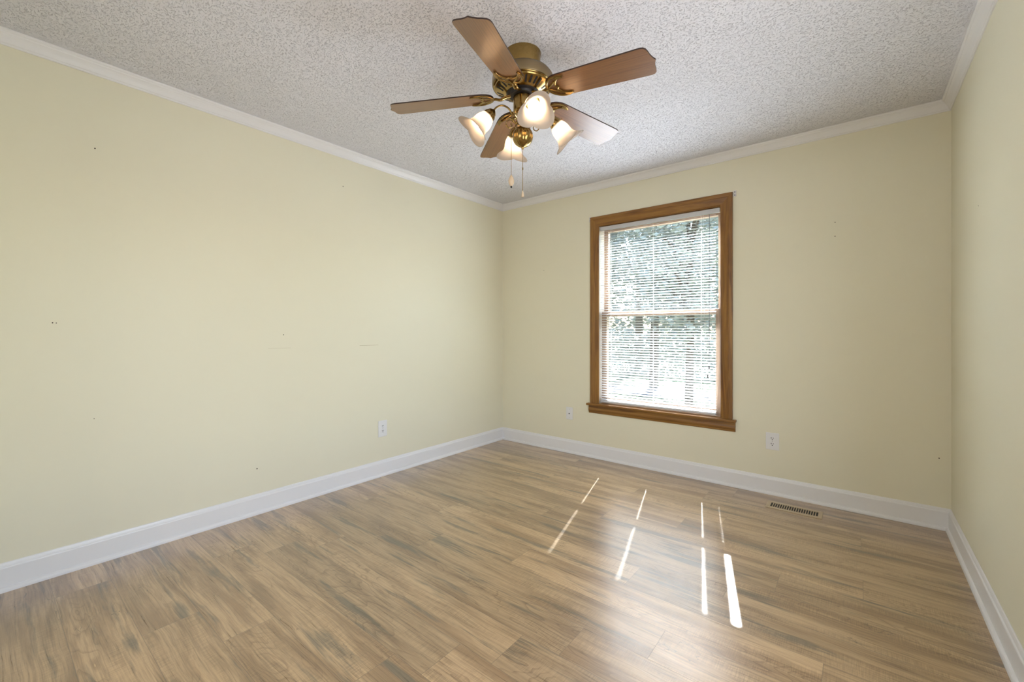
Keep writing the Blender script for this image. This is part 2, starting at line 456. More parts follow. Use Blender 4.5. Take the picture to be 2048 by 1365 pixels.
# ------------------------------------------------------------------ small marks on the walls
m_hole = mat('nail_hole_dark', (0.05, 0.035, 0.02), 0.9)
m_scuff = mat('scuff_brown', (0.42, 0.33, 0.17), 0.8)
def disc(bm, c, nrm, r):
    nrm = Vector(nrm); a, b_ = frame_from(nrm)
    c = Vector(c)
    top = [bm.verts.new(c + nrm*0.0006 + a*cos(2*pi*k/8)*r + b_*sin(2*pi*k/8)*r*1.2) for k in range(8)]
    bot = [bm.verts.new(c - nrm*0.001 + a*cos(2*pi*k/8)*r + b_*sin(2*pi*k/8)*r*1.2) for k in range(8)]
    bm.faces.new(top)
    for k in range(8): bm.faces.new((top[k], bot[k], bot[(k+1)%8], top[(k+1)%8]))
def marks(wallname, nrm, pts):
    w = bpy.data.objects[wallname]
    for c, r in pts:
        bm = bmesh.new(); disc(bm, c, nrm, r); obj('nail_hole', bm, m_hole, w)
marks('wall_left', (1,0,0), [((0,-3.092,2.024),0.0028),((0,-1.793,2.177),0.0032),((0,-3.234,1.171),0.0026),((0,-3.222,1.170),0.0020),((0,-2.207,1.107),0.0028),((0,-2.365,0.278),0.0036),((0,-3.095,0.705),0.0018)])
marks('wall_back', (0,-1,0), [((0.524,0,1.718),0.0022),((2.787,0,1.830),0.0028),((2.787,0,1.740),0.0028),((3.264,0,0.403),0.0028)])
marks('wall_right', (-1,0,0), [((W,-0.71,1.681),0.0022)])
for y0, y1, z in ((-1.66,-1.500,1.0215),(-2.30,-2.16,1.021)):
    bm = bmesh.new(); add_box(bm, -0.001, 0.0005, y0, y1, z-0.0010 if y1 > -2 else z-0.0004, z+0.0008 if y1 > -2 else z+0.0004)
    obj('scuff_mark', bm, m_scuff, bpy.data.objects['wall_left'])

# ------------------------------------------------------------------ window
win = empty('window_1', (1.61, 0, 0)); win['kind'] = 'structure'
WO = Vector((1.61, 0, 0))
def wobj(name, bm, m, parent=win, smooth=None):
    bmesh.ops.translate(bm, verts=bm.verts, vec=-WO)
    return obj(name, bm, m, parent, smooth)
CX0, CX1, CZ0, CZ1 = 1.039, 2.193, 0.487, 2.1425     # casing outer
IX0, IX1, IZ1 = 1.117, 2.108, 2.060                 # casing inner
# colonial casing profile across its width: (distance from inner edge, proud of wall)
w_ = CZ1-IZ1
cas = [(0,0),(0,0.007),(0.003,0.0095),(0.006,0.0085),(0.010,0.0090),(0.020,0.0100),(0.034,0.0118),(0.048,0.0145),(0.054,0.0150),(0.056,0.0172),(0.062,0.0185),(0.074,0.0185),(w_-0.002,0.0175),(w_,0.0155),(w_,0)]
def casing(name, path, m):
    # path: (inner corner A, inner corner B, outward dir at A, outward dir at B) in xz
    (ax, az), (bx, bz), (ox, oz), (qx, qz) = path
    bm = bmesh.new(); ra, rb = [], []
    for (dd, pr) in cas:
        ra.append(bm.verts.new((ax+ox*dd, -pr, az+oz*dd))); rb.append(bm.verts.new((bx+qx*dd, -pr, bz+qz*dd)))
    k = len(cas)
    for i in range(k):
        j = (i+1) % k
        bm.faces.new((ra[i], ra[j], rb[j], rb[i]))
    bm.faces.new(ra); bm.faces.new(rb[::-1]); bmesh.ops.recalc_face_normals(bm, faces=bm.faces)
    return wobj(name, bm, m)
casing('window_casing', ((IX0,CZ0),(IX0,IZ1),(-1,0),(-1,1)), m_pine_v)
casing('window_casing', ((IX1,CZ0),(IX1,IZ1),(1,0),(1,1)), m_pine_v)
casing('window_casing', ((IX0,IZ1),(IX1,IZ1),(-1,1),(1,1)), m_pine_h)
# stool and apron
bm = bmesh.new(); add_box(bm, 1.006, 2.216, -0.042, 0.0, 0.4685, 0.487, bevel=0.005)
add_box(bm, 1.117, 2.108, -0.002, 0.055, 0.4685, 0.487)
wobj('window_sill', bm, m_pine_h)
bm = bmesh.new()
ap = [(0,0.398),(0.008,0.398),(0.0125,0.404),(0.0135,0.412),(0.0175,0.418),(0.0185,0.430),(0.0150,0.445),(0.0150,0.4685),(0,0.4685)]
ra = [bm.verts.new((1.019, -a, z)) for a, z in ap]; rb = [bm.verts.new((2.209, -a, z)) for a, z in ap]
for i in range(len(ap)):
    j = (i+1) % len(ap); bm.faces.new((ra[i], ra[j], rb[j], rb[i]))
bm.faces.new(ra); bm.faces.new(rb[::-1]); bmesh.ops.recalc_face_normals(bm, faces=bm.faces)
wobj('window_apron', bm, m_pine_h)
# jambs
JX0, JX1, JZ1 = 1.112, 2.108, 2.056
bm = bmesh.new(); add_box(bm, WX0, JX0, 0.0, 0.155, 0.487, WZ1); wobj('window_jamb', bm, m_jamb)
bm = bmesh.new(); add_box(bm, JX1, WX1, 0.0, 0.155, 0.487, WZ1); wobj('window_jamb', bm, m_jamb)
bm = bmesh.new(); add_box(bm, JX0, JX1, 0.0, 0.155, JZ1, WZ1); wobj('window_head', bm, m_pine_h)
bm = bmesh.new(); add_box(bm, WX0, WX1, 0.055, 0.20, 0.455, 0.489); wobj('exterior_sill', bm, m_jamb)
def sash(x0, x1, y0, y1, z0, z1, st, rb_, rt):
    s = bpy.data.objects.new('window_sash', None); COL.objects.link(s); s.parent = win
    for a, b_ in ((x0, x0+st), (x1-st, x1)):
        bm = bmesh.new(); add_box(bm, a, b_, y0, y1, z0, z1, bevel=0.002); wobj('stile', bm, m_sash_v, s)
    for a, b_ in ((z0, z0+rb_), (z1-rt, z1)):
        bm = bmesh.new(); add_box(bm, x0+st, x1-st, y0, y1, a, b_, bevel=0.002); wobj('rail', bm, m_sash_h, s)
    bm = bmesh.new(); ym = (y0+y1)/2; add_box(bm, x0+st, x1-st, ym-0.002, ym+0.002, z0+rb_, z1-rt); wobj('window_pane', bm, m_glass, s)
sash(JX0, JX1, 0.060, 0.100, 0.489, 1.301, 0.0485, 0.055, 0.038)     # lower, inner
sash(JX0, JX1, 0.104, 0.146, 1.262, JZ1, 0.040, 0.039, 0.040)       # upper, outer

# unseen window added for fill light (right wall): casing, sill, sash bars
added_win = empty('added_window', (W, -2.45, 0)); added_win['kind'] = 'structure'
bm = bmesh.new()
for a0, a1, b0_, b1_ in ((SY0-0.075, SY0, SZ0, SZ1+0.075), (SY1, SY1+0.075, SZ0, SZ1+0.075), (SY0, SY1, SZ1, SZ1+0.075), (SY0-0.10, SY1+0.10, SZ0-0.08, SZ0)):
    add_box(bm, W-0.018, W, a0, a1, b0_, b1_)
bmesh.ops.translate(bm, verts=bm.verts, vec=(-W, 2.45, 0)); obj('added_window_frame', bm, m_pine_v, added_win)
bm = bmesh.new()
for a0, a1, b0_, b1_ in ((SY0, SY0+0.04, SZ0, SZ1), (SY1-0.04, SY1, SZ0, SZ1), (SY0, SY1, SZ0, SZ0+0.05), (SY0, SY1, SZ1-0.04, SZ1), (SY0, SY1, 1.29, 1.32)):
    add_box(bm, W+0.06, W+0.09, a0, a1, b0_, b1_)
bmesh.ops.translate(bm, verts=bm.verts, vec=(-W, 2.45, 0)); obj('window_sash', bm, m_sash_v, added_win)

# ------------------------------------------------------------------ blind
BX0, BX1 = 1.120, 2.069
bl = empty('window_blind', (1.6, 0.030, 2.04))
tag(bl, 'white slatted mini blind hanging inside the wood-framed window, slats open', 'blind')
BO = Vector((1.6, 0.030, 2.04))
def bobj(name, bm, m, parent=bl, smooth=None):
    bmesh.ops.translate(bm, verts=bm.verts, vec=-BO); return obj(name, bm, m, parent, smooth)
BY = 0.030
bm = bmesh.new(); add_box(bm, 1.116, 2.098, BY-0.0125, BY+0.0125, 2.019, 2.0515, bevel=0.0015); bobj('headrail', bm, m_rail)
bm = bmesh.new(); add_box(bm, BX0, BX1, BY-0.0125, BY+0.0125, 0.500, 0.514, bevel=0.0025); bobj('bottom_rail', bm, m_rail)
tilt = radians(14.5)   # room-side edge lower
hx = (1.213, 1.589, 1.964)
def slat_mesh():
    bm = bmesh.new()
    vs_ = [-0.0129, -0.0085, -0.0045, 0.0, 0.0045, 0.0085, 0.0129]
    xs = [BX0, BX0+0.004]
    for h_ in hx: xs += [h_-0.0028, h_+0.0028]
    xs += [BX1-0.004, BX1]
    grid = []
    for i, x in enumerate(xs):
        col = []
        for v in vs_:
            vv = v*0.75 if i in (0, len(xs)-1) else v
            zc = 0.0020*(1-(vv/0.0125)**2)
            y = vv*cos(tilt) - zc*sin(tilt); z = vv*sin(tilt) + zc*cos(tilt)
            col.append(bm.verts.new((x, y, z)))
        grid.append(col)
    for i in range(len(xs)-1):
        hole = i in (2, 4, 6)
        for j in range(len(vs_)-1):
            if hole and j in (2, 3): continue
            bm.faces.new((grid[i][j], grid[i+1][j], grid[i+1][j+1], grid[i][j+1]))
    bmesh.ops.translate(bm, verts=bm.verts, vec=(-1.6, 0, 0))
    bmesh.ops.solidify(bm, geom=bm.faces[:], thickness=0.0003)
    return bm
NS = 70
z_top, z_bot = 2.006, 0.526
s0 = obj('slat', slat_mesh(), m_slat, bl, 40)
rj = random.Random(3)
for i in range(NS):
    z = z_top + (z_bot-z_top)*i/(NS-1)
    o = s0 if i == 0 else s0.copy()
    if i: COL.objects.link(o); o.parent = bl
    o.location = (rj.uniform(-0.0008, 0.0008), 0, z-2.04)
    o.rotation_euler = (rj.uniform(-0.02, 0.02), rj.uniform(-0.0004, 0.0004), 0)
for h_ in hx:
    bm = bmesh.new()
    for yy in (-0.0130, 0.0130):
        add_tube(bm, [(h_, BY+yy, 2.012), (h_, BY+yy, 0.510)], 0.0006, 5)
    add_tube(bm, [(h_+0.001, BY, 2.012), (h_+0.001, BY, 0.510)], 0.0007, 5)
    bobj('ladder_cord', bm, m_cord)
bm = bmesh.new(); add_tube(bm, [(2.028, BY-0.020, 2.012), (2.028, BY-0.020, 1.4), (2.026, BY-0.021, 0.870)], 0.0022, 6); bobj('tilt_wand', bm, m_wand)
bm = bmesh.new(); add_tube(bm, [(1.985, BY-0.017, 2.012), (1.986, BY-0.018, 1.4), (2.018, BY-0.020, 0.80)], 0.0008, 5); bobj('lift_cord', bm, m_cord)
for x, z in ((2.026, 0.855), (2.017, 0.790)):
    bm = bmesh.new(); add_lathe(bm, [(0,0.012),(0.003,0.012),(0.0045,0.004),(0.0055,-0.010),(0.004,-0.013),(0,-0.013)], 12, Matrix.Translation((x, BY-0.021, z))); bobj('tassel', bm, m_tassel, smooth=40)

# ------------------------------------------------------------------ curtain brackets
def bracket(x, label):
    b0 = empty('curtain_bracket', (x, 0, 2.130)); tag(b0, label, 'bracket', 'curtain rod brackets at the window corners')
    bm = bmesh.new(); add_box(bm, -0.0095, 0.0095, -0.0045, 0, -0.022, 0.022, bevel=0.0018); obj('plate', bm, m_plastic, b0)
    for z in (0.011, -0.012):
        bm = bmesh.new(); disc(bm, (0, -0.0045, z), (0,-1,0), 0.0034); obj('screw', bm, m_slotdark, b0)
bracket(1.0285, 'small white bracket plate at the upper left corner of the window trim')
bracket(2.2045, 'small white bracket plate at the upper right corner of the window trim')

# ------------------------------------------------------------------ outlets
def outlet(name, loc, rz, w, h_, label, kind):
    o = empty(name, loc, rz); tag(o, label, 'outlet' if kind == 'duplex' else 'wall plate', 'electrical outlets' if kind == 'duplex' else None)
    bm = bmesh.new(); add_box(bm, -w/2, w/2, -0.006, 0, -h_/2, h_/2, bevel=0.003); obj('plate', bm, m_plastic, o)
    if kind == 'duplex':
        for zc in (0.0195, -0.0195):
            bm = bmesh.new()
            pr = [(0.0168*cos(a), 0.0145*sin(a)) for a in [2*pi*k/20 for k in range(20)]]
            pr = [(max(-0.0168, min(0.0168, x*1.15)), max(-0.0125, min(0.0125, z*1.15))) for x, z in pr]
            top = [bm.verts.new((x, -0.0078, z+zc)) for x, z in pr]; bot = [bm.verts.new((x, -0.004, z+zc)) for x, z in pr]
            bm.faces.new(top)
            for k in range(20): bm.faces.new((top[k], bot[k], bot[(k+1)%20], top[(k+1)%20]))
            bmesh.ops.recalc_face_normals(bm, faces=bm.faces)
            rc = obj('receptacle', bm, m_plastic, o)
            bm = bmesh.new()
            add_box(bm, -0.0078, -0.0048, -0.0083, -0.0070, zc-0.001, zc+0.0085)
            add_box(bm, 0.0050, 0.0076, -0.0083, -0.0070, zc+0.000, zc+0.0080)
            add_lathe(bm, [(0,0),(0.0030,0),(0.0030,0.0013),(0,0.0013)], 10, Matrix.Translation((0,-0.0070,zc-0.0072)) @ Matrix.Rotation(pi/2, 4, 'X'))
            obj('socket_slots', bm, m_slotdark, rc)
        bm = bmesh.new(); add_lathe(bm, [(0,0),(0.0028,0),(0.0024,0.0012),(0,0.0016)], 12, Matrix.Translation((0,-0.0058,0)) @ Matrix.Rotation(pi/2, 4, 'X')); obj('screw', bm, m_screw, o)
    else:
        bm = bmesh.new(); add_box(bm, -0.0085, 0.0085, -0.0078, -0.003, -0.011, 0.009, bevel=0.001); j = obj('jack', bm, m_plastic, o)
        bm = bmesh.new(); add_box(bm, -0.0050, 0.0050, -0.0084, -0.0070, -0.006, 0.003); obj('socket_slots', bm, m_slotdark, j)
        for z in (0.038, -0.038):
            bm = bmesh.new(); add_lathe(bm, [(0,0),(0.0028,0),(0.0024,0.0012),(0,0.0016)], 12, Matrix.Translation((0,-0.0058,z)) @ Matrix.Rotation(pi/2, 4, 'X')); obj('screw', bm, m_screw, o)
    return o
outlet('wall_outlet', (0, -1.463, 0.367), radians(90), 0.079, 0.126, 'white duplex outlet on the long left wall', 'duplex')
outlet('wall_outlet', (2.440, 0, 0.367), 0, 0.080, 0.118, 'white duplex outlet right of the window, above the floor vent', 'duplex')
outlet('phone_jack_plate', (0.8125, 0, 0.364), 0, 0.070, 0.114, 'small white wall plate with one dark jack, between corner and window', 'phone')

# ------------------------------------------------------------------ floor register
vx0, vx1, vy0, vy1 = 2.437, 2.733, -0.277, -0.150
vt = empty('floor_vent', ((vx0+vx1)/2, (vy0+vy1)/2, 0)); tag(vt, 'tan metal floor vent with dark slots set by the back baseboard', 'floor vent')
hw, hd = (vx1-vx0)/2, (vy1-vy0)/2
bm = bmesh.new()
nsl = 20; sx0, sx1 = -hw+0.022, hw-0.022; sy0, sy1 = -0.038, 0.038
prof_t = 0.0045
add_box(bm, -hw, hw, -hd, sy0, 0, prof_t, bevel=0.0015); add_box(bm, -hw, hw, sy1, hd, 0, prof_t, bevel=0.0015)
add_box(bm, -hw, sx0, sy0, sy1, 0, prof_t); add_box(bm, sx1, hw, sy0, sy1, 0, prof_t)
obj('vent_frame', bm, m_vent, vt)
bm = bmesh.new(); pit = (sx1-sx0)/nsl
for i in range(1, nsl):
    c_ = sx0+pit*i; add_box(bm, c_-pit*0.17, c_+pit*0.17, sy0, sy1, 0.0008, prof_t-0.0006)
obj('vent_slats', bm, m_vent, vt)
bm = bmesh.new(); add_box(bm, sx0, sx1, sy0, sy1, 0.0002, 0.0008); obj('vent_shade_sheet', bm, m_slotdark, vt)  # flat dark sheet whose colour stands for the shaded recess below the slots

# ------------------------------------------------------------------ ceiling fan
FX, FY = 1.668, -1.838
fan = empty('ceiling_fan', (FX, FY, H)); tag(fan, 'five-blade brass ceiling fan with four lit frosted tulip lights', 'ceiling fan')
def fobj(name, bm, m, parent=fan, smooth=35):
    # coordinates given with z absolute, xy relative to the fan axis
    bmesh.ops.translate(bm, verts=bm.verts, vec=(0, 0, -H)); return obj(name, bm, m, parent, smooth)
bm = bmesh.new(); add_lathe(bm, [(0,2.4399),(0.0865,2.4399),(0.0870,2.434),(0.0850,2.428),(0.0835,2.420),(0.0835,2.375),(0.0805,2.366),(0.074,2.362),(0,2.362)], 64); fobj('canopy', bm, m_brass)
bm = bmesh.new(); add_lathe(bm, [(0,2.362),(0.098,2.362),(0.104,2.359),(0.107,2.355),(0.110,2.3545),(0.130,2.342),(0.1385,2.331),(0.1400,2.3285),(0.1402,2.326)], 64); mt = fobj('motor_housing', bm, m_brushed)
bm = bmesh.new(); add_lathe(bm, [(0.1402,2.326),(0.1425,2.325),(0.1440,2.321),(0.1445,2.300),(0.1440,2.291),(0.1425,2.287),(0.1400,2.2855)], 64); fobj('motor_band', bm, m_brushed, mt)
bm = bmesh.new(); add_lathe(bm, [(0.1400,2.2855),(0.1385,2.2835),(0.1345,2.2825),(0.1320,2.2820),(0.1300,2.2770),(0.0860,2.2540),(0.0790,2.2525),(0.0770,2.2540),(0.0765,2.2600)], 64); fobj('vented_ring', bm, m_brass, mt)
bm = bmesh.new()
for k in range(30):
    a = 2*pi*k/30 + 0.05
    if k % 6 == 0: continue
    # slot lies on the cone from (0.1300,2.2770) to (0.0860,2.2540)
    M = Matrix.Rotation(a, 4, 'Z') @ Matrix.Translation((0.108, 0, 2.2655)) @ Matrix.Rotation(-math.atan2(0.023, 0.044), 4, 'Y')
    bm = bmesh.new(); add_box(bm, -0.0170, 0.0170, -0.0042, 0.0042, -0.0012, 0.002, M); fobj('vent_slot', bm, m_blackmetal, mt, None)
bm = bmesh.new(); add_lathe(bm, [(0,2.262),(0.076,2.262),(0.0765,2.256),(0.070,2.250),(0.062,2.2485),(0.058,2.240),(0.046,2.239),(0,2.239)], 48); fobj('flywheel', bm, m_blackmetal)
bm = bmesh.new(); add_lathe(bm, [(0,2.243),(0.030,2.243),(0.040,2.240),(0.0440,2.236),(0.0448,2.230),(0.0448,2.178),(0.0440,2.172),(0.0400,2.168),(0.034,2.166),(0,2.166)], 48); fobj('switch_housing', bm, m_brass)
bm = bmesh.new(); add_lathe(bm, [(0,2.168),(0.032,2.167),(0.033,2.160),(0.027,2.152),(0.016,2.147),(0.013,2.140),(0.015,2.135),(0.024,2.131),(0.0265,2.124),(0.0260,2.112),(0.022,2.106),(0.014,2.103),(0.011,2.098),(0,2.098)], 40); fobj('light_hub', bm, m_brass)
def gore(th, r, z): return r*(0.955+0.045*abs(sin(4*th))**0.6)
ballp = [(0,2.0975)]+[(0.0490*sin(pi*i/20), 2.0505+0.0490*cos(pi*i/20)) for i in range(1,20)]+[(0.006,2.0005),(0.0048,1.994),(0.0022,1.990),(0,1.990)]
bm = bmesh.new(); add_lathe(bm, ballp, 96, None, gore); fobj('brass_ball', bm, m_brass)

# blades
BL = dict(z=2.2087, pitch=-0.1883, w=0.0707, R=0.6300, s=0.2817, dr=-0.0906)
blade_ph = [0.0324, 0.0613, 0.0275, 0.0207, 0.0407]
blade_dz = [-0.0205, 0.0298, 0.0034, -0.0061, -0.0102]
def bpos(k, r, v, dz=0.0):
    an = k*radians(72) + blade_ph[k]
    u = Vector((cos(an), sin(an), 0)); t_ = Vector((-sin(an), cos(an), 0)); pt = BL['pitch']
    nrm = Vector((0,0,1))
    p_ = u*r + t_*(v*cos(pt)) + nrm*(BL['z'] + BL['dr']*(r-0.4) + v*sin(pt) + blade_dz[k]*(r-0.1))
    return p_ + nrm*dz
def halfw(r): return BL['w']*(1+BL['s']*(r-0.4))
def blade_outline():
    R = BL['R']; pts = []
    # root arc, from v=-1 side to +1 side going through the inner end, then out along +v, tip, back along -v
    root = [(0.215,-1.0),(0.190,-0.96),(0.165,-0.80),(0.146,-0.50),(0.138,0.0),(0.146,0.50),(0.165,0.80),(0.190,0.96),(0.215,1.0)]
    for r, v in [(p_[0], p_[1]) for p_ in spline([(a, b_, 0) for a, b_ in root], 4)]: pts.append((r, v*halfw(r)))
    for r in (0.28, 0.36, 0.44, 0.52, 0.575): pts.append((r, halfw(r)))
    tip = [(0.590,0.995),(0.603,0.95),(0.611,0.84),(0.6145,0.66),(0.6165,0.42),(0.6210,0.20),(0.6285,0.0),(0.6210,-0.20),(0.6165,-0.42),(0.6145,-0.66),(0.611,-0.84),(0.603,-0.95),(0.590,-0.995)]
    for r, v in tip: pts.append((r, v*halfw(r)))
    for r in (0.575, 0.52, 0.44, 0.36, 0.28): pts.append((r, -halfw(r)))
    return pts
def make_blade(k):
    ol = blade_outline(); bm = bmesh.new(); uvl = bm.loops.layers.uv.new('blade')
    th = 0.0055
    bot = [bm.verts.new(bpos(k, r, v, 0)) for r, v in ol]; top = [bm.verts.new(bpos(k, r, v, th)) for r, v in ol]
    inf = {}
    for vv, (r, v) in zip(bot+top, ol+ol): inf[vv] = (r, v)
    f1 = bm.faces.new(bot[::-1]); f2 = bm.faces.new(top)
    n_ = len(ol)
    for i in range(n_):
        j = (i+1) % n_; f = bm.faces.new((bot[i], bot[j], top[j], top[i])); f.material_index = 1
    bmesh.ops.recalc_face_normals(bm, faces=bm.faces)
    for f in bm.faces:
        for l in f.loops:
            r, v = inf[l.vert]; l[uvl].uv = (r + k*1.7, v + k*0.9)
    o = fobj('blade', bm, m_blade, fan, None); o.data.materials.append(m_bladeedge)
    # decorative iron under the blade
    bm = bmesh.new(); dz = -0.0042
    def Q(pts, rad, flat=0.75, nseg=7):
        add_tube(bm, spline([bpos(k, r, v, dz) for r, v in pts], 5), rad, nseg, flat)
    Q([(0.243,-0.050),(0.225,-0.0585),(0.200,-0.060),(0.172,-0.050),(0.150,-0.030),(0.140,0.0),(0.150,0.030),(0.172,0.050),(0.200,0.060),(0.225,0.0585),(0.243,0.050)], 0.0060, 0.5)
    Q([(0.240,-0.050),(0.218,-0.048),(0.199,-0.036),(0.188,-0.020),(0.186,-0.010),(0.194,0.0),(0.186,0.010),(0.188,0.020),(0.199,0.036),(0.218,0.048),(0.240,0.050)], 0.0052, 0.55)
    Q([(0.144,-0.004),(0.160,-0.013),(0.176,-0.024),(0.192,-0.036)], 0.0046, 0.6)
    Q([(0.144,0.004),(0.160,0.013),(0.176,0.024),(0.192,0.036)], 0.0046, 0.6)
    # horn fillers
    Q([(0.236,-0.053),(0.220,-0.054),(0.204,-0.050)], 0.0062, 0.5); Q([(0.236,0.053),(0.220,0.054),(0.204,0.050)], 0.0062, 0.5)
    fobj('blade_iron', bm, m_brass, fan, 50)
    an = k*radians(72) + blade_ph[k]; u = Vector((cos(an), sin(an), 0))
    bm = bmesh.new()
    add_tube(bm, spline([u*0.058+Vector((0,0,2.244)), u*0.080+Vector((0,0,2.237)), u*0.105+Vector((0,0,2.226)), bpos(k,0.128,0,dz), bpos(k,0.146,0,dz)], 5), [0.0125]*4+[0.012]*6+[0.0110]*6+[0.0100]*5, 10, 0.45)
    fobj('blade_arm', bm, m_brass, fan, 50)
    return o
for k in range(5): make_blade(k)

# four light arms with tulip shades
def basis(az, el):
    d = Vector((cos(az)*cos(el), sin(az)*cos(el), sin(el)))      # axis direction (mouth)
    side = Vector((-sin(az), cos(az), 0)); up = side.cross(d) * -1
    if up.z < 0: up = -up
    M = Matrix.Identity(4)
    x = up; y = d.cross(x)
    for i in range(3): M[i][0] = x[i]; M[i][1] = y[i]; M[i][2] = d[i]
    return M, d
def shade_verts(bm, M):
    NR, NT = 58, 72
    rings = []
    for i in range(NR+1):
        s = i/NR
        # base profile
        z = 0.004 + 0.110*s
        if s < 0.62: r = 0.0265 + 0.0150*sin(pi/2*min(1, s/0.45))*1.0 + 0.002*s
        else: r = 0.0427 + 0.024*((s-0.62)/0.38)**1.7
        r += 0.00045*cos(2*pi*s*26)
        ring = []
        for j in range(NT):
            th = 2*pi*j/NT
            lip = max(0, (s-0.45)/0.55)**2
            pet = abs(cos(1.5*th))**0.75            # petals at th = 0,120,240
            rr = r + lip*(0.0055*pet + 0.0100*pet**4 - 0.0060*(1-pet))
            zz = z + lip*(0.006*pet + 0.005*pet**4 - 0.010*(1-pet)) 
            # petal tips curl back
            curl = max(0, (s-0.86)/0.14)**2
            rr += curl*0.005*pet; zz -= curl*0.007*pet
            ring.append(bm.verts.new(M @ Vector((rr*cos(th), rr*sin(th), zz))))
        rings.append(ring)
    for A, B in zip(rings[:-1], rings[1:]):
        for j in range(NT): bm.faces.new((A[j], A[(j+1)%NT], B[(j+1)%NT], B[j]))
AZ0 = radians(-38)
for q in range(4):
    az = AZ0 + q*pi/2; el = radians(-48)
    uh = Vector((cos(az), sin(az), 0)); Z = Vector((0,0,1))
    sock = uh*0.148 + Z*2.147
    M, d = basis(az, el); M = Matrix.Translation(sock) @ M
    bm = bmesh.new()
    P_ = lambda r, z: uh*r + Z*z
    add_tube(bm, spline([P_(0.018,2.118), P_(0.036,2.112), P_(0.047,2.126), P_(0.052,2.150), P_(0.068,2.176), P_(0.095,2.187), P_(0.122,2.178), P_(0.143,2.156)], 6), 0.0042, 9)
    add_tube(bm, spline([P_(0.047,2.118), P_(0.062,2.124), P_(0.078,2.114), P_(0.080,2.098), P_(0.068,2.086), P_(0.055,2.090), P_(0.052,2.101), P_(0.060,2.107)], 6), 0.0026, 7)
    add_tube(bm, spline([P_(0.020,2.112), P_(0.034,2.100), P_(0.030,2.086), P_(0.020,2.090)], 6), 0.0026, 7)
    arm = fobj('light_arm', bm, m_brass, fan, 50)
    bm = bmesh.new(); add_lathe(bm, [(0,-0.016),(0.008,-0.016),(0.012,-0.012),(0.0200,-0.004),(0.0235,0.004),(0.0285,0.014),(0.0300,0.030),(0.0292,0.034),(0.0270,0.034),(0.0268,0.012),(0.0,0.008)], 32, M)
    for a in (0.6, 2.7, 4.8):
        c_ = M @ Vector((0.030*cos(a), 0.030*sin(a), 0.027)); e_ = M @ Vector((0.036*cos(a), 0.036*sin(a), 0.027)); add_tube(bm, [c_, e_], 0.0018, 6)
    fobj('lamp_socket', bm, m_brass, arm, 40)
    bm = bmesh.new(); shade_verts(bm, M @ Matrix.Translation((0,0,0.016)))
    bmesh.ops.solidify(bm, geom=bm.faces[:], thickness=0.0022)
    fobj('lamp_shade', bm, m_shade, arm, 0)
    bm = bmesh.new(); add_lathe(bm, [(0,0.012),(0.011,0.012),(0.012,0.026),(0.016,0.038),(0.0240,0.054),(0.0265,0.068),(0.0245,0.080),(0.0165,0.0895),(0.0075,0.0930),(0,0.0938)], 24, M)
    fobj('bulb', bm, m_bulb, arm, 0)

# pull chains
def lat(a): return Vector((0.7795*a, 0.6264*a, 0))
bm = bmesh.new(); add_tube(bm, [Vector((0,0,1.992)), Vector((0,0,1.792))], 0.0011, 6)
for i in range(50):
    z = 1.990-0.004*i
    bmesh.ops.create_icosphere(bm, subdivisions=1, radius=0.0016, matrix=Matrix.Translation((0,0,z)))
add_tube(bm, [Vector((0,0,1.905)), Vector((0,0,1.895))], 0.003, 8)
pc = fobj('pull_chain', bm, m_brass, fan, None)
bm = bmesh.new(); add_lathe(bm, [(0,1.796),(0.002,1.795),(0.0040,1.789),(0.0060,1.776),(0.0066,1.770),(0.0050,1.766),(0,1.7655)], 16); fb = fobj('chain_fob', bm, m_fob, pc)
o2 = lat(-0.054) + Vector((0.0, 0, 0))
bm = bmesh.new(); add_tube(bm, spline([lat(-0.020)+Vector((0,0,2.120)), lat(-0.050)+Vector((0,0,2.118)), o2+Vector((0,0,2.09)), o2+Vector((0,0,1.870))], 5), 0.0010, 6)
for i in range(52):
    bmesh.ops.create_icosphere(bm, subdivisions=1, radius=0.0014, matrix=Matrix.Translation(o2+Vector((0,0,2.086-0.0042*i))))
pc2 = fobj('pull_chain', bm, m_brass, fan, None)
bm = bmesh.new(); add_lathe(bm, [(0,1.871),(0.002,1.870),(0.0060,1.864),(0.0120,1.852),(0.0138,1.842),(0.0118,1.829),(0.0060,1.819),(0.003,1.816),(0,1.8155)], 24, Matrix.Translation(o2)); fobj('chain_fob', bm, m_fob, pc2)
bm = bmesh.new(); add_lathe(bm, [(0,1.818),(0.0042,1.817),(0.0048,1.813),(0.003,1.809),(0,1.808)], 14, Matrix.Translation(o2)); fobj('fob_tip', bm, m_blackmetal, pc2)

# ------------------------------------------------------------------ outside
GZ = -0.62
bm = bmesh.new(); vs = [bm.verts.new(v) for v in ((-60,0.3,GZ),(60,0.3,GZ),(60,90,GZ),(-60,90,GZ))]; bm.faces.new(vs)
g_ = obj('lawn', bm, m_grass); g_['kind'] = 'structure'
bm = bmesh.new(); add_box(bm, -40, 40, 7.6, 9.3, GZ, GZ+0.03); g_ = obj('driveway', bm, m_gravel); g_['kind'] = 'structure'
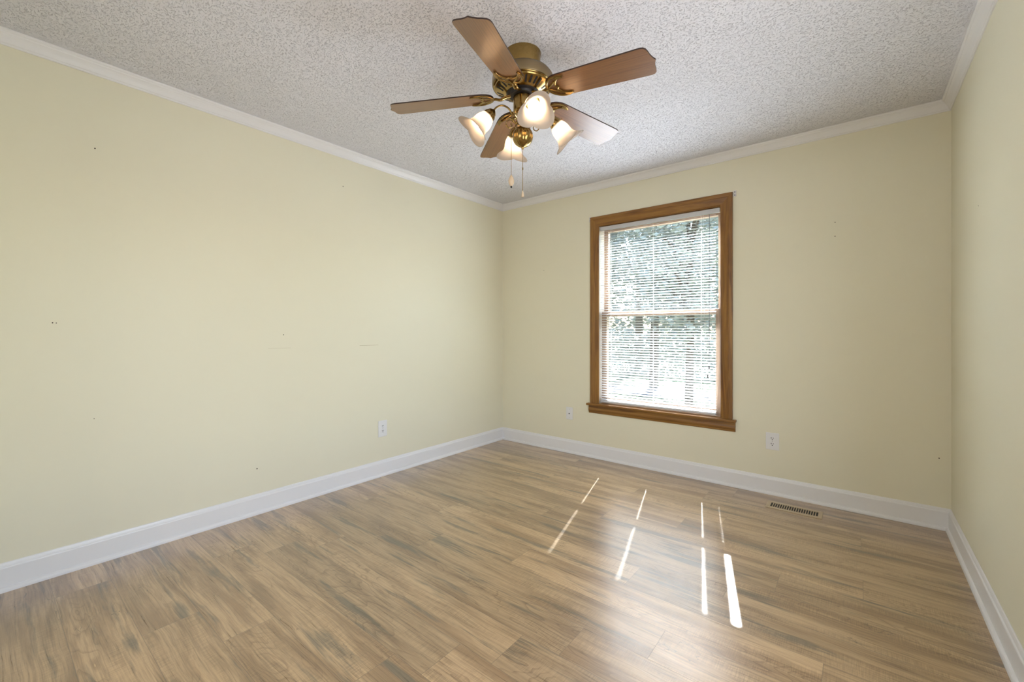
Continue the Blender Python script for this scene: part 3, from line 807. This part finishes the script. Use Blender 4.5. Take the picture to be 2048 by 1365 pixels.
# roof overhang outside above the window
bm = bmesh.new(); add_box(bm, -3, 7, TH, TH+0.38, 2.50, 2.62); g_ = obj('eave', bm, m_siding); g_['kind'] = 'structure'
rt = random.Random(21)
def tree(x, y, h_, cr, label):
    t_ = empty('tree', (x, y, GZ)); tag(t_, label, 'tree', 'trees outside the window')
    bm = bmesh.new()
    add_tube(bm, [(0,0,0),(0.05,0.02,h_*0.35),(-0.04,0.05,h_*0.8)], [0.10*h_/7, 0.075*h_/7, 0.03*h_/7], 10)
    for i in range(7):
        a = rt.uniform(0, 6.28); z0 = h_*rt.uniform(0.28, 0.6)
        add_tube(bm, [(0,0,z0), (cos(a)*cr*0.4, sin(a)*cr*0.4, z0+h_*0.12), (cos(a)*cr*0.75, sin(a)*cr*0.75, z0+h_*0.16)], [0.05, 0.035, 0.012], 6)
    obj('trunk', bm, m_bark, t_, 60)
    bm = bmesh.new()
    for i in range(8000):
        while True:
            v = Vector((rt.uniform(-1,1), rt.uniform(-1,1), rt.uniform(-1,1)))
            if 0.25 < v.length < 1: break
        c_ = Vector((v.x*cr, v.y*cr, h_*0.60 + v.z*h_*0.40))
        s = rt.uniform(0.035, 0.085)
        nrm = Vector((rt.gauss(0,1), rt.gauss(0,1), rt.gauss(0,1)+0.6)).normalized(); a, b_ = frame_from(nrm)
        q_ = [bm.verts.new(c_ + a*s*u_ + b_*s*0.55*w__) for u_, w__ in ((-1,0),(0,-1),(1,0),(0,1))]
        bm.faces.new(q_)
    obj('foliage', bm, m_leaf, t_)
trees = [(-2.7, 6.4, 6.4, 1.15, 'small leafy tree nearest the house, at the left of the window view'),
         (0.1, 6.0, 6.2, 1.15, 'small leafy tree nearest the house, at the right of the window view'),
         (-4.7, 10.2, 9.2, 1.25, 'leafy tree in the middle row, at the left of the window view'),
         (-2.0, 9.6, 9.8, 1.25, 'leafy tree in the middle row, in the middle of the window view'),
         (0.7, 10.0, 9.4, 1.25, 'leafy tree in the middle row, at the right of the window view'),
         (-9.3, 17.0, 13.5, 1.9, 'tall tree of the far row, at the left of the window view'),
         (-5.2, 16.2, 14.0, 1.9, 'tall tree of the far row, in the middle of the window view'),
         (-1.2, 16.8, 13.0, 1.9, 'tall tree of the far row, at the right of the window view')]
for a in trees: tree(*a)
# clipped hedge behind the drive
rh = random.Random(8); bm = bmesh.new()
for i in range(22000):
    x = rh.uniform(-13, 4); z = rh.random(); y = 13 + rh.uniform(-0.45, 0.45)*(1-0.3*z)
    c_ = Vector((x + 4.5, y - 13, z*(1.75 + 0.12*sin(x*2.1) + 0.08*sin(x*5.3)) + 0.02)); sz = rh.uniform(0.03, 0.075)
    nrm = Vector((rh.gauss(0,1), rh.gauss(0,1)-0.4, rh.gauss(0,1)+0.3)).normalized(); a, b_ = frame_from(nrm)
    bm.faces.new([bm.verts.new(c_ + a*sz*u_ + b_*sz*0.6*w__) for u_, w__ in ((-1,0),(0,-1),(1,0),(0,1))])
hg = empty('hedge', (-4.5, 13, GZ)); tag(hg, 'long clipped green hedge behind the driveway outside the window', 'hedge')
obj('foliage', bm, m_leaf, hg)
# dense woodland edge closing the view behind the single trees
rw = random.Random(5); bm = bmesh.new()
for i in range(26000):
    x = rw.uniform(-34, 12); y = 31 + rw.uniform(-2.0, 2.0) + 1.5*sin(x*0.4); top = 14 + 2.2*sin(x*0.33) + 1.2*sin(x*1.1)
    z = GZ + rw.random()**0.8 * top
    c_ = Vector((x, y, z)); s = rw.uniform(0.16, 0.36)
    nrm = Vector((rw.gauss(0,1), rw.gauss(0,1)-0.5, rw.gauss(0,1)+0.5)).normalized(); a, b_ = frame_from(nrm)
    bm.faces.new([bm.verts.new(c_ + a*s*u_ + b_*s*0.6*w__) for u_, w__ in ((-1,0),(0,-1),(1,0),(0,1))])
tag(obj('woodland', bm, m_leaf), 'dense woodland edge far behind the drive, seen through the blind', 'woodland', None, 'stuff')
